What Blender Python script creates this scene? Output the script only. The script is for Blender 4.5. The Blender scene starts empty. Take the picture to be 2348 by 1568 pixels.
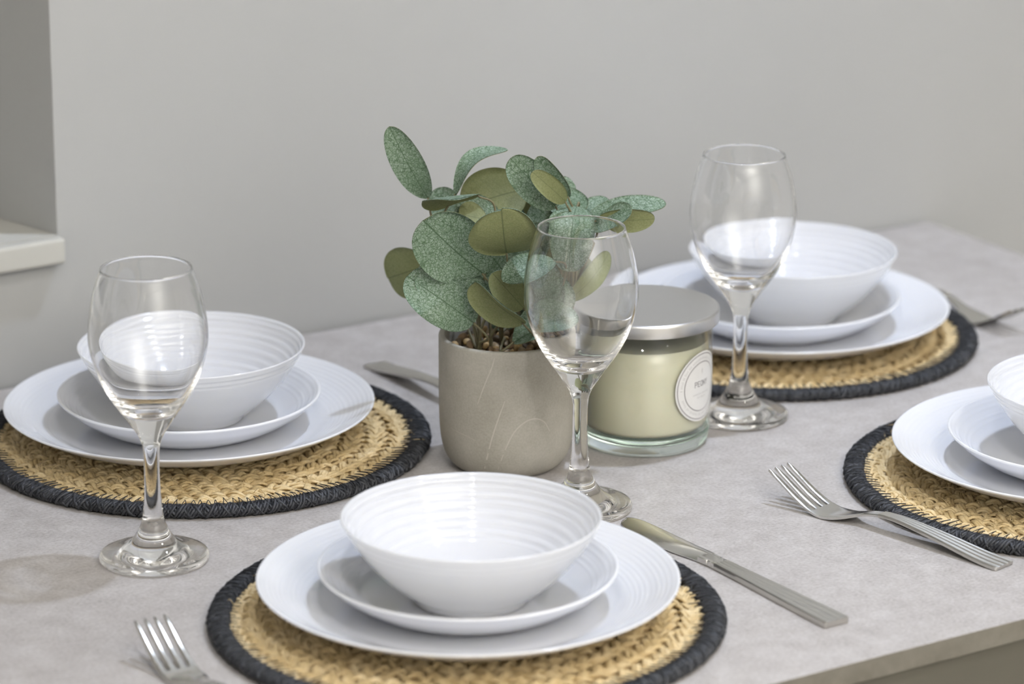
import bpy, bmesh, math, random
from mathutils import Vector, Matrix
import numpy as np

# ------------------------------------------------------------------ camera, light, exposure
scene = bpy.context.scene
COL = scene.collection
TZ = 0.75                                   # height of the table top above the floor
ROOM_ANGLE = math.radians(32.83)            # the table and its wall are turned against the camera
CA, SA = math.cos(ROOM_ANGLE), math.sin(ROOM_ANGLE)
CEILING = 2.50


def room(u, v, z=0.0):
    """room axes (u along the wall, v towards it) to world axes"""
    return Vector((u * CA - v * SA, u * SA + v * CA, z))


cam_data = bpy.data.cameras.new('camera')
cam = bpy.data.objects.new('camera', cam_data)
COL.objects.link(cam)
scene.camera = cam
cam_data.sensor_fit = 'HORIZONTAL'
cam_data.sensor_width = 36.0
cam_data.lens = 127.84
cam_data.clip_start = 0.05
cam.matrix_world = (Matrix.Translation((0, 0, TZ + 0.8591))
                    @ Matrix.Rotation(math.radians(90 - 17.245), 4, 'X')
                    @ Matrix.Rotation(0.0019, 4, 'Z'))
cam_data.dof.use_dof = True
cam_data.dof.focus_distance = 2.50
cam_data.dof.aperture_fstop = 5.0

world = bpy.data.worlds.new('world')
scene.world = world
world.use_nodes = True
world.node_tree.nodes['Background'].inputs[0].default_value = (0.9, 0.95, 1.0, 1)
world.node_tree.nodes['Background'].inputs[1].default_value = 0.05

# recessed ceiling downlights: (u, v, watts, colour)
DOWNLIGHTS = [
    (1.84, 1.96, 11.5, (0.71, 0.81, 1.0)),
    (1.80, 0.75, 3.5, (1.0, 0.96, 0.90)),
    (0.55, 0.95, 6.0, (0.95, 0.96, 1.0)),
]
# added fill lamp to lift the shadows, bounced off ceiling and rear wall
bl = bpy.data.lights.new('bounced_fill', 'AREA')
bl.shape = 'RECTANGLE'
bl.size, bl.size_y = 0.5, 0.5
bl.energy = 96.0
bl.color = (1.0, 0.97, 0.91)
bo = bpy.data.objects.new('bounced_fill', bl)
COL.objects.link(bo)
bo.location = room(0.9, -0.4, 1.70)
bo.rotation_euler = (math.radians(180 + 30), 0, ROOM_ANGLE)
for u, v, watts, colour in DOWNLIGHTS:
    ld = bpy.data.lights.new('downlight_beam', 'AREA')
    ld.shape = 'DISK'
    ld.size = 0.075
    ld.energy = watts
    ld.color = colour
    ld.spread = math.radians(150)
    lo = bpy.data.objects.new('downlight_beam', ld)
    COL.objects.link(lo)
    lo.location = room(u, v, CEILING - 0.012)
    ld.cycles.is_caustics_light = True

vs = scene.view_settings
vs.view_transform = 'Standard'
vs.look = 'None'
vs.gamma = 1.0
vs.use_curve_mapping = False
vs.exposure = 0.26

cy = scene.cycles
cy.max_bounces = 128
cy.diffuse_bounces = 4
cy.glossy_bounces = 128
cy.transmission_bounces = 128
cy.transparent_max_bounces = 24
cy.caustics_reflective = False
cy.caustics_refractive = True
cy.blur_glossy = 0.6
cy.sample_clamp_indirect = 8.0
cy.use_denoising = True
cy.use_adaptive_sampling = True
cy.adaptive_threshold = 0.08
cy.adaptive_min_samples = 16

random.seed(7)
RNG = np.random.default_rng(7)


# ------------------------------------------------------------------ helpers
def mesh_object(name, verts, faces, material=None, parent=None, smooth=True, sharp=None, uvs=None, mats=None, face_mats=None):
    me = bpy.data.meshes.new(name)
    me.from_pydata([tuple(map(float, p)) for p in verts], [], [tuple(f) for f in faces])
    if smooth:
        me.polygons.foreach_set('use_smooth', [True] * len(me.polygons))
    if sharp is not None:
        me.set_sharp_from_angle(angle=math.radians(sharp))
    if uvs is not None:
        layer = me.uv_layers.new(name='UVMap')
        idx = np.empty(len(me.loops), dtype=np.int32)
        me.loops.foreach_get('vertex_index', idx)
        layer.data.foreach_set('uv', np.asarray(uvs, dtype=np.float32)[idx].ravel())
    for m in (mats or ([material] if material else [])):
        me.materials.append(m)
    if face_mats is not None:
        me.polygons.foreach_set('material_index', face_mats)
    me.update()
    o = bpy.data.objects.new(name, me)
    COL.objects.link(o)
    if parent is not None:
        o.parent = parent
    return o


def instance(name, source, parent, location=(0, 0, 0), rotation=(0, 0, 0), scale=(1, 1, 1)):
    o = bpy.data.objects.new(name, source.data)
    COL.objects.link(o)
    o.parent = parent
    o.location, o.rotation_euler, o.scale = location, rotation, scale
    return o


def thing(name, label, category, location=(0, 0, 0), rz=0.0, group=None):
    o = bpy.data.objects.new(name, None)
    o.empty_display_size = 0.02
    COL.objects.link(o)
    o.location = location
    o.rotation_euler = (0, 0, rz)
    o['label'] = label
    o['category'] = category
    if group:
        o['group'] = group
    return o


def structure(o):
    o['kind'] = 'structure'
    return o


def box(vs_, fs_, x0, x1, y0, y1, z0, z1):
    n = len(vs_)
    vs_ += [(x0, y0, z0), (x1, y0, z0), (x1, y1, z0), (x0, y1, z0), (x0, y0, z1), (x1, y0, z1), (x1, y1, z1), (x0, y1, z1)]
    fs_ += [tuple(n + i for i in f) for f in ((0, 3, 2, 1), (4, 5, 6, 7), (0, 1, 5, 4), (1, 2, 6, 5), (2, 3, 7, 6), (3, 0, 4, 7))]


def bevel(o, width, segments=2):
    m = o.modifiers.new('bevel', 'BEVEL')
    m.width, m.segments, m.limit_method = width, segments, 'ANGLE'
    return o


def lathe(profile, seg=96):
    """closed or open surface of revolution; points with r == 0 become a pole"""
    verts, faces, rings = [], [], []
    for r, z in profile:
        if r <= 1e-9:
            rings.append([len(verts)])
            verts.append((0, 0, z))
        else:
            s = len(verts)
            for i in range(seg):
                a = 2 * math.pi * i / seg
                verts.append((r * math.cos(a), r * math.sin(a), z))
            rings.append(list(range(s, s + seg)))
    for a, b in zip(rings[:-1], rings[1:]):
        for i in range(seg):
            j = (i + 1) % seg
            if len(a) == 1 and len(b) == 1:
                continue
            if len(a) == 1:
                faces.append((a[0], b[j], b[i]))
            elif len(b) == 1:
                faces.append((a[i], a[j], b[0]))
            else:
                faces.append((a[i], a[j], b[j], b[i]))
    return verts, faces


def spline(points, n):
    """Catmull-Rom through the points, n samples per span"""
    P = [np.array(p, float) for p in points]
    P = [2 * P[0] - P[1]] + P + [2 * P[-1] - P[-2]]
    out = []
    for i in range(1, len(P) - 2):
        for k in range(n):
            t = k / n
            a, b, c, d = P[i - 1:i + 3]
            out.append(0.5 * (2 * b + (c - a) * t + (2 * a - 5 * b + 4 * c - d) * t * t + (3 * b - a - 3 * c + d) * t ** 3))
    out.append(P[-2])
    return out


def tube(verts, faces, pts, radii, sides=6, closed=False, flat=None, up=(0, 0, 1)):
    """tube along pts; flat squeezes the section along the up side"""
    P = np.asarray(pts, float)
    n = len(P)
    if closed:
        T = np.roll(P, -1, 0) - np.roll(P, 1, 0)
    else:
        T = np.gradient(P, axis=0)
    T /= np.linalg.norm(T, axis=1)[:, None] + 1e-12
    upv = np.broadcast_to(np.asarray(up, float), P.shape)
    S = np.cross(T, upv)
    ln = np.linalg.norm(S, axis=1)
    S[ln < 1e-6] = (1, 0, 0)
    S /= np.linalg.norm(S, axis=1)[:, None]
    N = np.cross(S, T)
    R = np.broadcast_to(np.asarray(radii, float), (n,))
    F = 1.0 if flat is None else flat
    s0 = len(verts)
    ang = np.arange(sides) * 2 * math.pi / sides
    ring = (P[:, None, :] + (R[:, None] * np.cos(ang))[:, :, None] * S[:, None, :] + (R[:, None] * F * np.sin(ang))[:, :, None] * N[:, None, :])
    verts.extend(map(tuple, ring.reshape(-1, 3)))
    for i in range(n if closed else n - 1):
        a, b = s0 + i * sides, s0 + ((i + 1) % n) * sides
        for k in range(sides):
            l = (k + 1) % sides
            faces.append((a + k, a + l, b + l, b + k))
    if not closed:
        faces.append(tuple(s0 + k for k in reversed(range(sides))))
        faces.append(tuple(s0 + (n - 1) * sides + k for k in range(sides)))


# ------------------------------------------------------------------ materials
def new_mat(name, color=(0.8, 0.8, 0.8), rough=0.5, metallic=0.0, **extra):
    m = bpy.data.materials.new(name)
    m.use_nodes = True
    b = m.node_tree.nodes['Principled BSDF']
    b.inputs['Base Color'].default_value = (*color, 1)
    b.inputs['Roughness'].default_value = rough
    b.inputs['Metallic'].default_value = metallic
    for k, v in extra.items():
        b.inputs[k.replace('_', ' ')].default_value = v
    return m, m.node_tree.nodes, m.node_tree.links, b


def noise(N, K, scale, detail=4.0, rough=0.6, coord='Object', mapping=None):
    tc = N.new('ShaderNodeTexCoord')
    t = N.new('ShaderNodeTexNoise')
    t.inputs['Scale'].default_value = scale
    t.inputs['Detail'].default_value = detail
    t.inputs['Roughness'].default_value = rough
    if mapping:
        mp = N.new('ShaderNodeMapping')
        mp.inputs['Scale'].default_value = mapping
        K.new(tc.outputs[coord], mp.inputs['Vector'])
        K.new(mp.outputs['Vector'], t.inputs['Vector'])
    else:
        K.new(tc.outputs[coord], t.inputs['Vector'])
    return t


def ramp(N, K, src, stops):
    r = N.new('ShaderNodeValToRGB')
    e = r.color_ramp.elements
    while len(e) < len(stops):
        e.new(0.5)
    for el, (p, c) in zip(e, stops):
        el.position = p
        el.color = (*c, 1) if len(c) == 3 else c
    K.new(src, r.inputs['Fac'])
    return r


def mix(N, K, a, b, fac, mode='MIX'):
    x = N.new('ShaderNodeMix')
    x.data_type = 'RGBA'
    x.blend_type = mode
    for sock, val in ((x.inputs[6], a), (x.inputs[7], b), (x.inputs[0], fac)):
        if hasattr(val, 'links') or hasattr(val, 'is_linked'):
            K.new(val, sock)
        elif isinstance(val, (int, float)):
            sock.default_value = val
        else:
            sock.default_value = (*val, 1)
    return x.outputs[2]


def bump(N, K, src, bsdf, strength, distance):
    b = N.new('ShaderNodeBump')
    b.inputs['Strength'].default_value = strength
    b.inputs['Distance'].default_value = distance
    K.new(src, b.inputs['Height'])
    K.new(b.outputs['Normal'], bsdf.inputs['Normal'])


def make_wall_mat(name, a, b, scale=3.0):
    m, N, K, B = new_mat(name, a, 0.85)
    n = noise(N, K, scale, 2.0)
    K.new(ramp(N, K, n.outputs['Fac'], [(0.3, a), (0.7, b)]).outputs['Color'], B.inputs['Base Color'])
    B.inputs['Specular IOR Level'].default_value = 0.0
    return m


M = {}
M['wall'] = make_wall_mat('painted_wall', (0.445, 0.445, 0.437), (0.46, 0.46, 0.452))
M['sill'] = make_wall_mat('painted_sill', (0.53, 0.52, 0.48), (0.55, 0.54, 0.50))
M['ceiling'] = new_mat('white_paint', (0.81, 0.81, 0.80), 0.9, Specular_IOR_Level=0.0)[0]

m, N, K, B = new_mat('pale_floor', (0.30, 0.22, 0.15), 0.45)
n = noise(N, K, 5.0, 2.0, mapping=(1, 12, 1))
K.new(ramp(N, K, n.outputs['Fac'], [(0.3, (0.58, 0.53, 0.46)), (0.7, (0.68, 0.63, 0.56))]).outputs['Color'], B.inputs['Base Color'])
M['floor'] = m

# pale concrete-look laminate: soft clouds, fine speckle, a few paler scuffs
m, N, K, B = new_mat('stone_laminate', (0.5, 0.47, 0.45), 0.42)
n1 = noise(N, K, 7.0, 3.0, 0.65)
n2 = noise(N, K, 55.0, 3.0, 0.7)
n3 = noise(N, K, 420.0, 2.0, 0.6)
c1 = ramp(N, K, n1.outputs['Fac'], [(0.32, (0.43, 0.395, 0.375)), (0.68, (0.56, 0.525, 0.505))]).outputs['Color']
c2 = ramp(N, K, n2.outputs['Fac'], [(0.30, (0.30, 0.27, 0.25)), (0.52, (0.51, 0.48, 0.46)), (0.70, (0.72, 0.69, 0.675))]).outputs['Color']
c3 = ramp(N, K, n3.outputs['Fac'], [(0.30, (0.28, 0.25, 0.23)), (0.5, (0.52, 0.49, 0.47)), (0.7, (0.70, 0.67, 0.655))]).outputs['Color']
c = mix(N, K, mix(N, K, mix(N, K, c1, c2, 0.45), c3, 0.35), (0.90, 0.90, 0.905), 1.0, 'MULTIPLY')
K.new(c, B.inputs['Base Color'])
M['laminate'] = m
m, N, K, B = new_mat('shaded_laminate', (0.36, 0.33, 0.29), 0.5)  # laminate darkened for table sides and legs, shade put into the colour
n1 = noise(N, K, 40.0, 5.0, 0.7)
K.new(ramp(N, K, n1.outputs['Fac'], [(0.3, (0.135, 0.125, 0.102)), (0.7, (0.20, 0.187, 0.16))]).outputs['Color'], B.inputs['Base Color'])
M['shaded_laminate'] = m
M['apron'] = new_mat('apron_board', (0.10, 0.093, 0.075), 0.6)[0]

m, N, K, B = new_mat('opal_china', (0.765, 0.77, 0.80), 0.10, Coat_Weight=0.2, Coat_Roughness=0.04, Subsurface_Weight=0.6, Subsurface_Scale=0.005)
B.inputs['Subsurface Radius'].default_value = (1.0, 0.97, 0.88)
M['china'] = m
m, N, K, B = new_mat('thin_opal_china', (0.70, 0.702, 0.725), 0.10, Coat_Weight=0.2, Coat_Roughness=0.04, Subsurface_Weight=0.7, Subsurface_Scale=0.010)
B.inputs['Subsurface Radius'].default_value = (1.0, 0.97, 0.85)
M['thin_china'] = m

m, N, K, B = new_mat('brushed_steel', (0.66, 0.645, 0.61), 0.16, 1.0)
n = noise(N, K, 300.0, 2.0)
K.new(ramp(N, K, n.outputs['Fac'], [(0.3, (0.13, 0.13, 0.13)), (0.7, (0.22, 0.22, 0.22))]).outputs['Color'], B.inputs['Roughness'])
M['steel'] = m
m, N, K, B = new_mat('satin_steel_handle', (0.60, 0.58, 0.54), 0.28, 1.0)
M['satin'] = m
m, N, K, B = new_mat('lid_metal', (0.66, 0.655, 0.65), 0.30, 1.0)
M['lid'] = m

m = bpy.data.materials.new('clear_glass')
m.use_nodes = True
N, K = m.node_tree.nodes, m.node_tree.links
N.clear()
out = N.new('ShaderNodeOutputMaterial')
g = N.new('ShaderNodeBsdfGlass')
g.inputs['IOR'].default_value = 1.47
g.inputs['Roughness'].default_value = 0.0
g.inputs['Color'].default_value = (1, 1, 1, 1)
K.new(g.outputs[0], out.inputs['Surface'])
M['glass'] = m
m2 = m.copy()
m2.name = 'green_tinted_glass'
m2.node_tree.nodes['Glass BSDF'].inputs['Color'].default_value = (0.955, 0.98, 0.968, 1)
M['base_glass'] = m2

# thin jar wall: the light goes straight through, a Fresnel share is mirrored
m = bpy.data.materials.new('thin_jar_glass')
m.use_nodes = True
N, K = m.node_tree.nodes, m.node_tree.links
N.clear()
out = N.new('ShaderNodeOutputMaterial')
mx = N.new('ShaderNodeMixShader')
lw = N.new('ShaderNodeLayerWeight')
lw.inputs['Blend'].default_value = 0.5
pw = N.new('ShaderNodeMath'); pw.operation = 'POWER'; pw.inputs[1].default_value = 4.0
fr = N.new('ShaderNodeMath'); fr.operation = 'MULTIPLY_ADD'; fr.inputs[1].default_value = 0.6; fr.inputs[2].default_value = 0.035
K.new(lw.outputs['Facing'], pw.inputs[0]); K.new(pw.outputs[0], fr.inputs[0])
tr = N.new('ShaderNodeBsdfTransparent')
tr.inputs['Color'].default_value = (0.97, 0.98, 0.965, 1)
gl = N.new('ShaderNodeBsdfGlossy')
gl.inputs['Roughness'].default_value = 0.02
K.new(fr.outputs[0], mx.inputs[0])
K.new(tr.outputs[0], mx.inputs[1])
K.new(gl.outputs[0], mx.inputs[2])
K.new(mx.outputs[0], out.inputs['Surface'])
M['jar'] = m

m, N, K, B = new_mat('candle_wax', (0.76, 0.72, 0.57), 0.45, Subsurface_Weight=0.25, Subsurface_Scale=0.01)
B.inputs['Subsurface Radius'].default_value = (1.0, 0.8, 0.5)
M['wax'] = m
M['paper'] = new_mat('label_paper', (0.74, 0.735, 0.73), 0.55)[0]
M['silver_ink'] = new_mat('silver_ink', (0.42, 0.40, 0.41), 0.35, 0.7)[0]
M['grey_ink'] = new_mat('grey_ink', (0.27, 0.26, 0.27), 0.6)[0]
M['pale_ink'] = new_mat('pale_ink', (0.52, 0.51, 0.51), 0.6)[0]

# cast stone pot: soft mottling and two thin pale veins
m, N, K, B = new_mat('cast_stone', (0.4, 0.38, 0.33), 0.8)
n1 = noise(N, K, 22.0, 5.0, 0.6)
n2 = noise(N, K, 700.0, 2.0, 0.5)
c1 = ramp(N, K, n1.outputs['Fac'], [(0.3, (0.31, 0.29, 0.235)), (0.7, (0.46, 0.435, 0.375))]).outputs['Color']
c2 = ramp(N, K, n2.outputs['Fac'], [(0.3, (0.34, 0.32, 0.28)), (0.7, (0.50, 0.475, 0.43))]).outputs['Color']
K.new(mix(N, K, c1, c2, 0.3), B.inputs['Base Color'])
bump(N, K, n2.outputs['Fac'], B, 0.2, 0.0003)
M['pot'] = m
M['vein'] = new_mat('pale_vein', (0.50, 0.475, 0.42), 0.8)[0]
M['soil'] = new_mat('dark_soil', (0.05, 0.035, 0.02), 0.9)[0]
for i, (ca, cb) in enumerate([((0.20, 0.12, 0.06), (0.34, 0.23, 0.13)), ((0.30, 0.22, 0.13), (0.46, 0.36, 0.24)),
                              ((0.10, 0.075, 0.05), (0.20, 0.15, 0.10)), ((0.42, 0.27, 0.11), (0.55, 0.40, 0.20))]):
    m, N, K, B = new_mat('pebble_stone', ca, 0.55)
    n = noise(N, K, 160.0)
    K.new(ramp(N, K, n.outputs['Fac'], [(0.35, ca), (0.65, cb)]).outputs['Color'], B.inputs['Base Color'])
    M['pebble%d' % i] = m


def leaf_mat(name, ground, frost, vein, rough, net):
    """UV: u along the midrib, v across it (0.5 on the midrib)"""
    m, N, K, B = new_mat(name, ground, rough)
    tc = N.new('ShaderNodeTexCoord')
    warp = N.new('ShaderNodeTexNoise')
    warp.inputs['Scale'].default_value = 120.0
    K.new(tc.outputs['Object'], warp.inputs['Vector'])
    wm = N.new('ShaderNodeVectorMath'); wm.operation = 'MULTIPLY_ADD'
    wm.inputs[1].default_value = (0.006, 0.006, 0.006)
    K.new(warp.outputs['Color'], wm.inputs[0]); K.new(tc.outputs['Object'], wm.inputs[2])

    def cells(scale, lo, hi):
        vo = N.new('ShaderNodeTexVoronoi')
        vo.feature = 'DISTANCE_TO_EDGE'
        vo.inputs['Scale'].default_value = scale
        K.new(wm.outputs[0], vo.inputs['Vector'])
        return ramp(N, K, vo.outputs['Distance'], [(lo, (1, 1, 1)), (hi, (0, 0, 0))]).outputs['Color']

    def scaled(src, f):
        x = N.new('ShaderNodeMath'); x.operation = 'MULTIPLY'; x.inputs[1].default_value = f
        K.new(src, x.inputs[0])
        return x.outputs[0]

    nz = noise(N, K, 900.0, 4.0, 0.7)
    nz2 = noise(N, K, 45.0, 3.0, 0.6)
    base = mix(N, K, ground, frost, ramp(N, K, nz.outputs['Fac'], [(0.40, (0, 0, 0)), (0.58, (1, 1, 1))]).outputs['Color'])
    base = mix(N, K, base, ground, ramp(N, K, nz2.outputs['Fac'], [(0.45, (0, 0, 0)), (0.75, (0.4, 0.4, 0.4))]).outputs['Color'])
    netf = cells(800.0, 0.03, 0.14)
    base = mix(N, K, base, vein, scaled(netf, 0.45 * net))
    base = mix(N, K, base, vein, scaled(cells(300.0, 0.02, 0.07), 0.75 * net))
    sp = N.new('ShaderNodeSeparateXYZ')
    K.new(tc.outputs['UV'], sp.inputs[0])
    d = N.new('ShaderNodeMath'); d.operation = 'SUBTRACT'; d.inputs[1].default_value = 0.5
    K.new(sp.outputs['Y'], d.inputs[0])
    ab = N.new('ShaderNodeMath'); ab.operation = 'ABSOLUTE'
    K.new(d.outputs[0], ab.inputs[0])
    base = mix(N, K, base, vein, ramp(N, K, ab.outputs[0], [(0.006, (0.85, 0.85, 0.85)), (0.014, (0, 0, 0))]).outputs['Color'])
    # side ribs running outwards and forwards from the midrib
    sl = N.new('ShaderNodeMath'); sl.operation = 'MULTIPLY_ADD'; sl.inputs[1].default_value = -0.7
    K.new(ab.outputs[0], sl.inputs[0]); K.new(sp.outputs['X'], sl.inputs[2])
    sw = N.new('ShaderNodeMath'); sw.operation = 'MULTIPLY_ADD'; sw.inputs[1].default_value = 0.12
    K.new(nz2.outputs['Fac'], sw.inputs[0]); K.new(sl.outputs[0], sw.inputs[2])
    frc = N.new('ShaderNodeMath'); frc.operation = 'FRACT'
    K.new(scaled(sw.outputs[0], 9.0), frc.inputs[0])
    base = mix(N, K, base, vein, ramp(N, K, frc.outputs[0], [(0.0, (0.55, 0.55, 0.55)), (0.06, (0, 0, 0))]).outputs['Color'])
    K.new(base, B.inputs['Base Color'])
    B.inputs['Specular IOR Level'].default_value = 0.3
    bump(N, K, netf, B, 0.12, 0.0002)
    return m


M['leaf_top'] = leaf_mat('frosted_leaf', (0.125, 0.20, 0.115), (0.315, 0.39, 0.322), (0.05, 0.095, 0.045), 0.55, 1.0)
M['leaf_under'] = leaf_mat('olive_leaf', (0.185, 0.205, 0.085), (0.235, 0.25, 0.125), (0.11, 0.125, 0.055), 0.6, 0.2)
M['stem'] = new_mat('plant_stem', (0.17, 0.15, 0.08), 0.6)[0]

# straw: colour drifts along the strands
m, N, K, B = new_mat('seagrass_straw', (0.6, 0.45, 0.22), 0.6)
n1 = noise(N, K, 90.0, 4.0, 0.6)
n2 = noise(N, K, 900.0, 2.0, 0.6)
c1 = ramp(N, K, n1.outputs['Fac'], [(0.28, (0.48, 0.34, 0.15)), (0.5, (0.70, 0.54, 0.29)), (0.74, (0.84, 0.70, 0.45))]).outputs['Color']
c2 = ramp(N, K, n2.outputs['Fac'], [(0.3, (0.46, 0.32, 0.14)), (0.7, (0.82, 0.67, 0.42))]).outputs['Color']
K.new(mix(N, K, c1, c2, 0.35), B.inputs['Base Color'])
M['straw'] = m
m, N, K, B = new_mat('black_straw', (0.03, 0.03, 0.035), 0.5)
n1 = noise(N, K, 120.0, 4.0, 0.6)
K.new(ramp(N, K, n1.outputs['Fac'], [(0.3, (0.018, 0.019, 0.022)), (0.7, (0.055, 0.057, 0.066))]).outputs['Color'], B.inputs['Base Color'])
M['black_straw'] = m
M['black_thread'] = new_mat('black_thread', (0.015, 0.016, 0.02), 0.6)[0]
M['white_plastic'] = new_mat('white_trim', (0.8, 0.8, 0.8), 0.4)[0]
m, N, K, B = new_mat('lamp_lens', (0.9, 0.9, 0.9), 0.4)
M['lens'] = m
M['night_glass'] = new_mat('window_pane', (0.02, 0.025, 0.03), 0.05)[0]

# ------------------------------------------------------------------ the room
WALL_V = 2.436
ROOM_U0, ROOM_U1, ROOM_V0 = -1.5, 3.9, -1.8


def room_mesh(name, boxes, material):
    v_, f_ = [], []
    for b in boxes:
        box(v_, f_, *b)
    o = mesh_object(name, v_, f_, material, smooth=False)
    o.rotation_euler.z = ROOM_ANGLE
    return o


structure(room_mesh('floor', [(ROOM_U0, ROOM_U1, ROOM_V0, WALL_V, -0.1, 0.0)], M['floor']))
structure(room_mesh('ceiling', [(ROOM_U0, ROOM_U1, ROOM_V0, WALL_V, CEILING, CEILING + 0.1)], M['ceiling']))
structure(room_mesh('wall_left', [(ROOM_U0 - 0.1, ROOM_U0, ROOM_V0, WALL_V, 0, CEILING)], M['ceiling']))
structure(room_mesh('wall_right', [(ROOM_U1, ROOM_U1 + 0.1, ROOM_V0, WALL_V, 0, CEILING)], M['ceiling']))
structure(room_mesh('wall_front', [(ROOM_U0, ROOM_U1, ROOM_V0 - 0.1, ROOM_V0, 0, CEILING)], M['ceiling']))

# back wall with a splayed window recess; its right reveal shows at the left of the picture
REV_U, REV_L, SILL_Z, HEAD_Z, DEPTH = 1.1585, 0.10, TZ + 0.1130, 2.15, 0.24
SPLAY = DEPTH * math.tan(math.radians(13.5))
v_, f_ = [], []
W0, W1 = WALL_V, WALL_V + 0.30
box(v_, f_, ROOM_U0, ROOM_U1, W0, W1, 0, SILL_Z)
box(v_, f_, ROOM_U0, ROOM_U1, W0, W1, HEAD_Z, CEILING)
for (a0, a1, sp) in ((ROOM_U0, REV_L, SPLAY), (ROOM_U1, REV_U, -SPLAY)):
    n0 = len(v_)
    e = a1 + sp * (0.30 / DEPTH)
    quad = [(a0, W0), (a1, W0), (e, W1), (a0, W1)]
    if a0 > a1:
        quad.reverse()
    for z in (SILL_Z, HEAD_Z):
        v_ += [(x, y, z) for x, y in quad]
    f_ += [tuple(n0 + i for i in f) for f in ((3, 2, 1, 0), (4, 5, 6, 7), (0, 1, 5, 4), (1, 2, 6, 5), (2, 3, 7, 6), (3, 0, 4, 7))]
o = mesh_object('wall_back', v_, f_, M['wall'], smooth=False)
o.rotation_euler.z = ROOM_ANGLE
structure(o)

win = room_mesh('window_1', [(REV_L + SPLAY + 0.002, REV_U - SPLAY - 0.002, WALL_V + DEPTH + 0.012, WALL_V + DEPTH + 0.022, SILL_Z + 0.06, HEAD_Z - 0.06)], M['night_glass'])
structure(win)
a, b = REV_L + SPLAY + 0.001, REV_U - SPLAY - 0.001
y0, y1 = WALL_V + DEPTH, WALL_V + DEPTH + 0.04
v_, f_ = [], []
box(v_, f_, a, b, y0, y1, SILL_Z + 0.001, SILL_Z + 0.061)
box(v_, f_, a, b, y0, y1, HEAD_Z - 0.061, HEAD_Z - 0.001)
box(v_, f_, a, a + 0.06, y0, y1, SILL_Z + 0.061, HEAD_Z - 0.061)
box(v_, f_, b - 0.06, b, y0, y1, SILL_Z + 0.061, HEAD_Z - 0.061)
mesh_object('window_frame', v_, f_, M['white_plastic'], win, smooth=False)

# sill board: nosing stands proud of the wall
v_, f_ = [], []
box(v_, f_, REV_L - 0.03, REV_U + 0.001, WALL_V - 0.013, WALL_V - 0.0002, SILL_Z - 0.0195, SILL_Z + 0.001)
s = mesh_object('trim_1', v_, f_, M['sill'], smooth=False)
s.rotation_euler.z = ROOM_ANGLE
bevel(s, 0.003, 3)
structure(s)
v_, f_ = [], []
n0 = 0
v_ += [(REV_L, WALL_V - 0.0002, SILL_Z - 0.0), (REV_U - 0.0005, WALL_V - 0.0002, SILL_Z), (REV_U - SPLAY - 0.0005, WALL_V + DEPTH, SILL_Z), (REV_L + SPLAY, WALL_V + DEPTH, SILL_Z)]
v_ += [(x, y, z + 0.001) for x, y, z in v_[:4]]
f_ += [(3, 2, 1, 0), (4, 5, 6, 7), (0, 1, 5, 4), (1, 2, 6, 5), (2, 3, 7, 6), (3, 0, 4, 7)]
s2 = mesh_object('sill_top', v_, f_, M['sill'], s, smooth=False)

# ceiling downlights (above the picture)
trim_v, trim_f = lathe([(0.036, 0.0), (0.047, -0.003), (0.048, -0.006), (0.044, -0.008), (0.036, -0.006), (0.036, 0.0)], 48)
trim0 = None
lens_v, lens_f = lathe([(0, -0.003), (0.037, -0.003), (0.037, -0.001), (0, -0.001)], 32)
spots = ['above the table', 'between table and camera', 'to the left of the camera']
for (u, v, w, c), where in zip(DOWNLIGHTS, spots):
    t = thing('downlight', 'small round recessed ceiling downlight ' + where, 'downlight', room(u, v, CEILING), 0, 'ceiling downlights')
    if trim0 is None:
        trim0 = mesh_object('trim_ring', trim_v, trim_f, M['white_plastic'], t)
        lens0 = mesh_object('lens', lens_v, lens_f, M['lens'], t)
    else:
        instance('trim_ring', trim0, t)
        instance('lens', lens0, t)

# ------------------------------------------------------------------ the table
T_U0, T_U1, T_V0, T_V1 = 0.815, 2.010, 1.647, 2.432
table = thing('dining_table', 'rectangular dining table with pale stone-look top standing against the wall', 'table', room((T_U0 + T_U1) / 2, (T_V0 + T_V1) / 2, 0), ROOM_ANGLE)
hu, hv = (T_U1 - T_U0) / 2, (T_V1 - T_V0) / 2
v_, f_ = [], []
box(v_, f_, -hu, hu, -hv, hv, TZ - 0.0145, TZ)
top = mesh_object('tabletop', v_, f_, smooth=False, mats=[M['laminate'], M['shaded_laminate']], face_mats=[1, 0, 1, 1, 1, 1])
bevel(top, 0.0006, 2)
top.parent = table
IN = 0.004
for nm, bb in (('apron', (-hu + IN, hu - IN, -hv + IN, -hv + IN + 0.02)), ('apron', (-hu + IN, hu - IN, hv - IN - 0.02, hv - IN)),
               ('apron', (-hu + IN, -hu + IN + 0.02, -hv + IN + 0.02, hv - IN - 0.02)), ('apron', (hu - IN - 0.02, hu - IN, -hv + IN + 0.02, hv - IN - 0.02))):
    v_, f_ = [], []
    box(v_, f_, *bb, TZ - 0.115, TZ - 0.0147)
    mesh_object(nm, v_, f_, M['apron'], table, smooth=False)
for sx in (-1, 1):
    for sy in (-1, 1):
        v_, f_ = [], []
        cx, cy_ = sx * (hu - 0.065), sy * (hv - 0.065)
        box(v_, f_, cx - 0.035, cx + 0.035, cy_ - 0.035, cy_ + 0.035, 0.0, TZ - 0.0147)
        bevel(mesh_object('leg', v_, f_, M['shaded_laminate'], table, smooth=False), 0.003)

# ------------------------------------------------------------------ placemats
MAT_R = 0.1655
MAT_H = 0.0085


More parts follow.
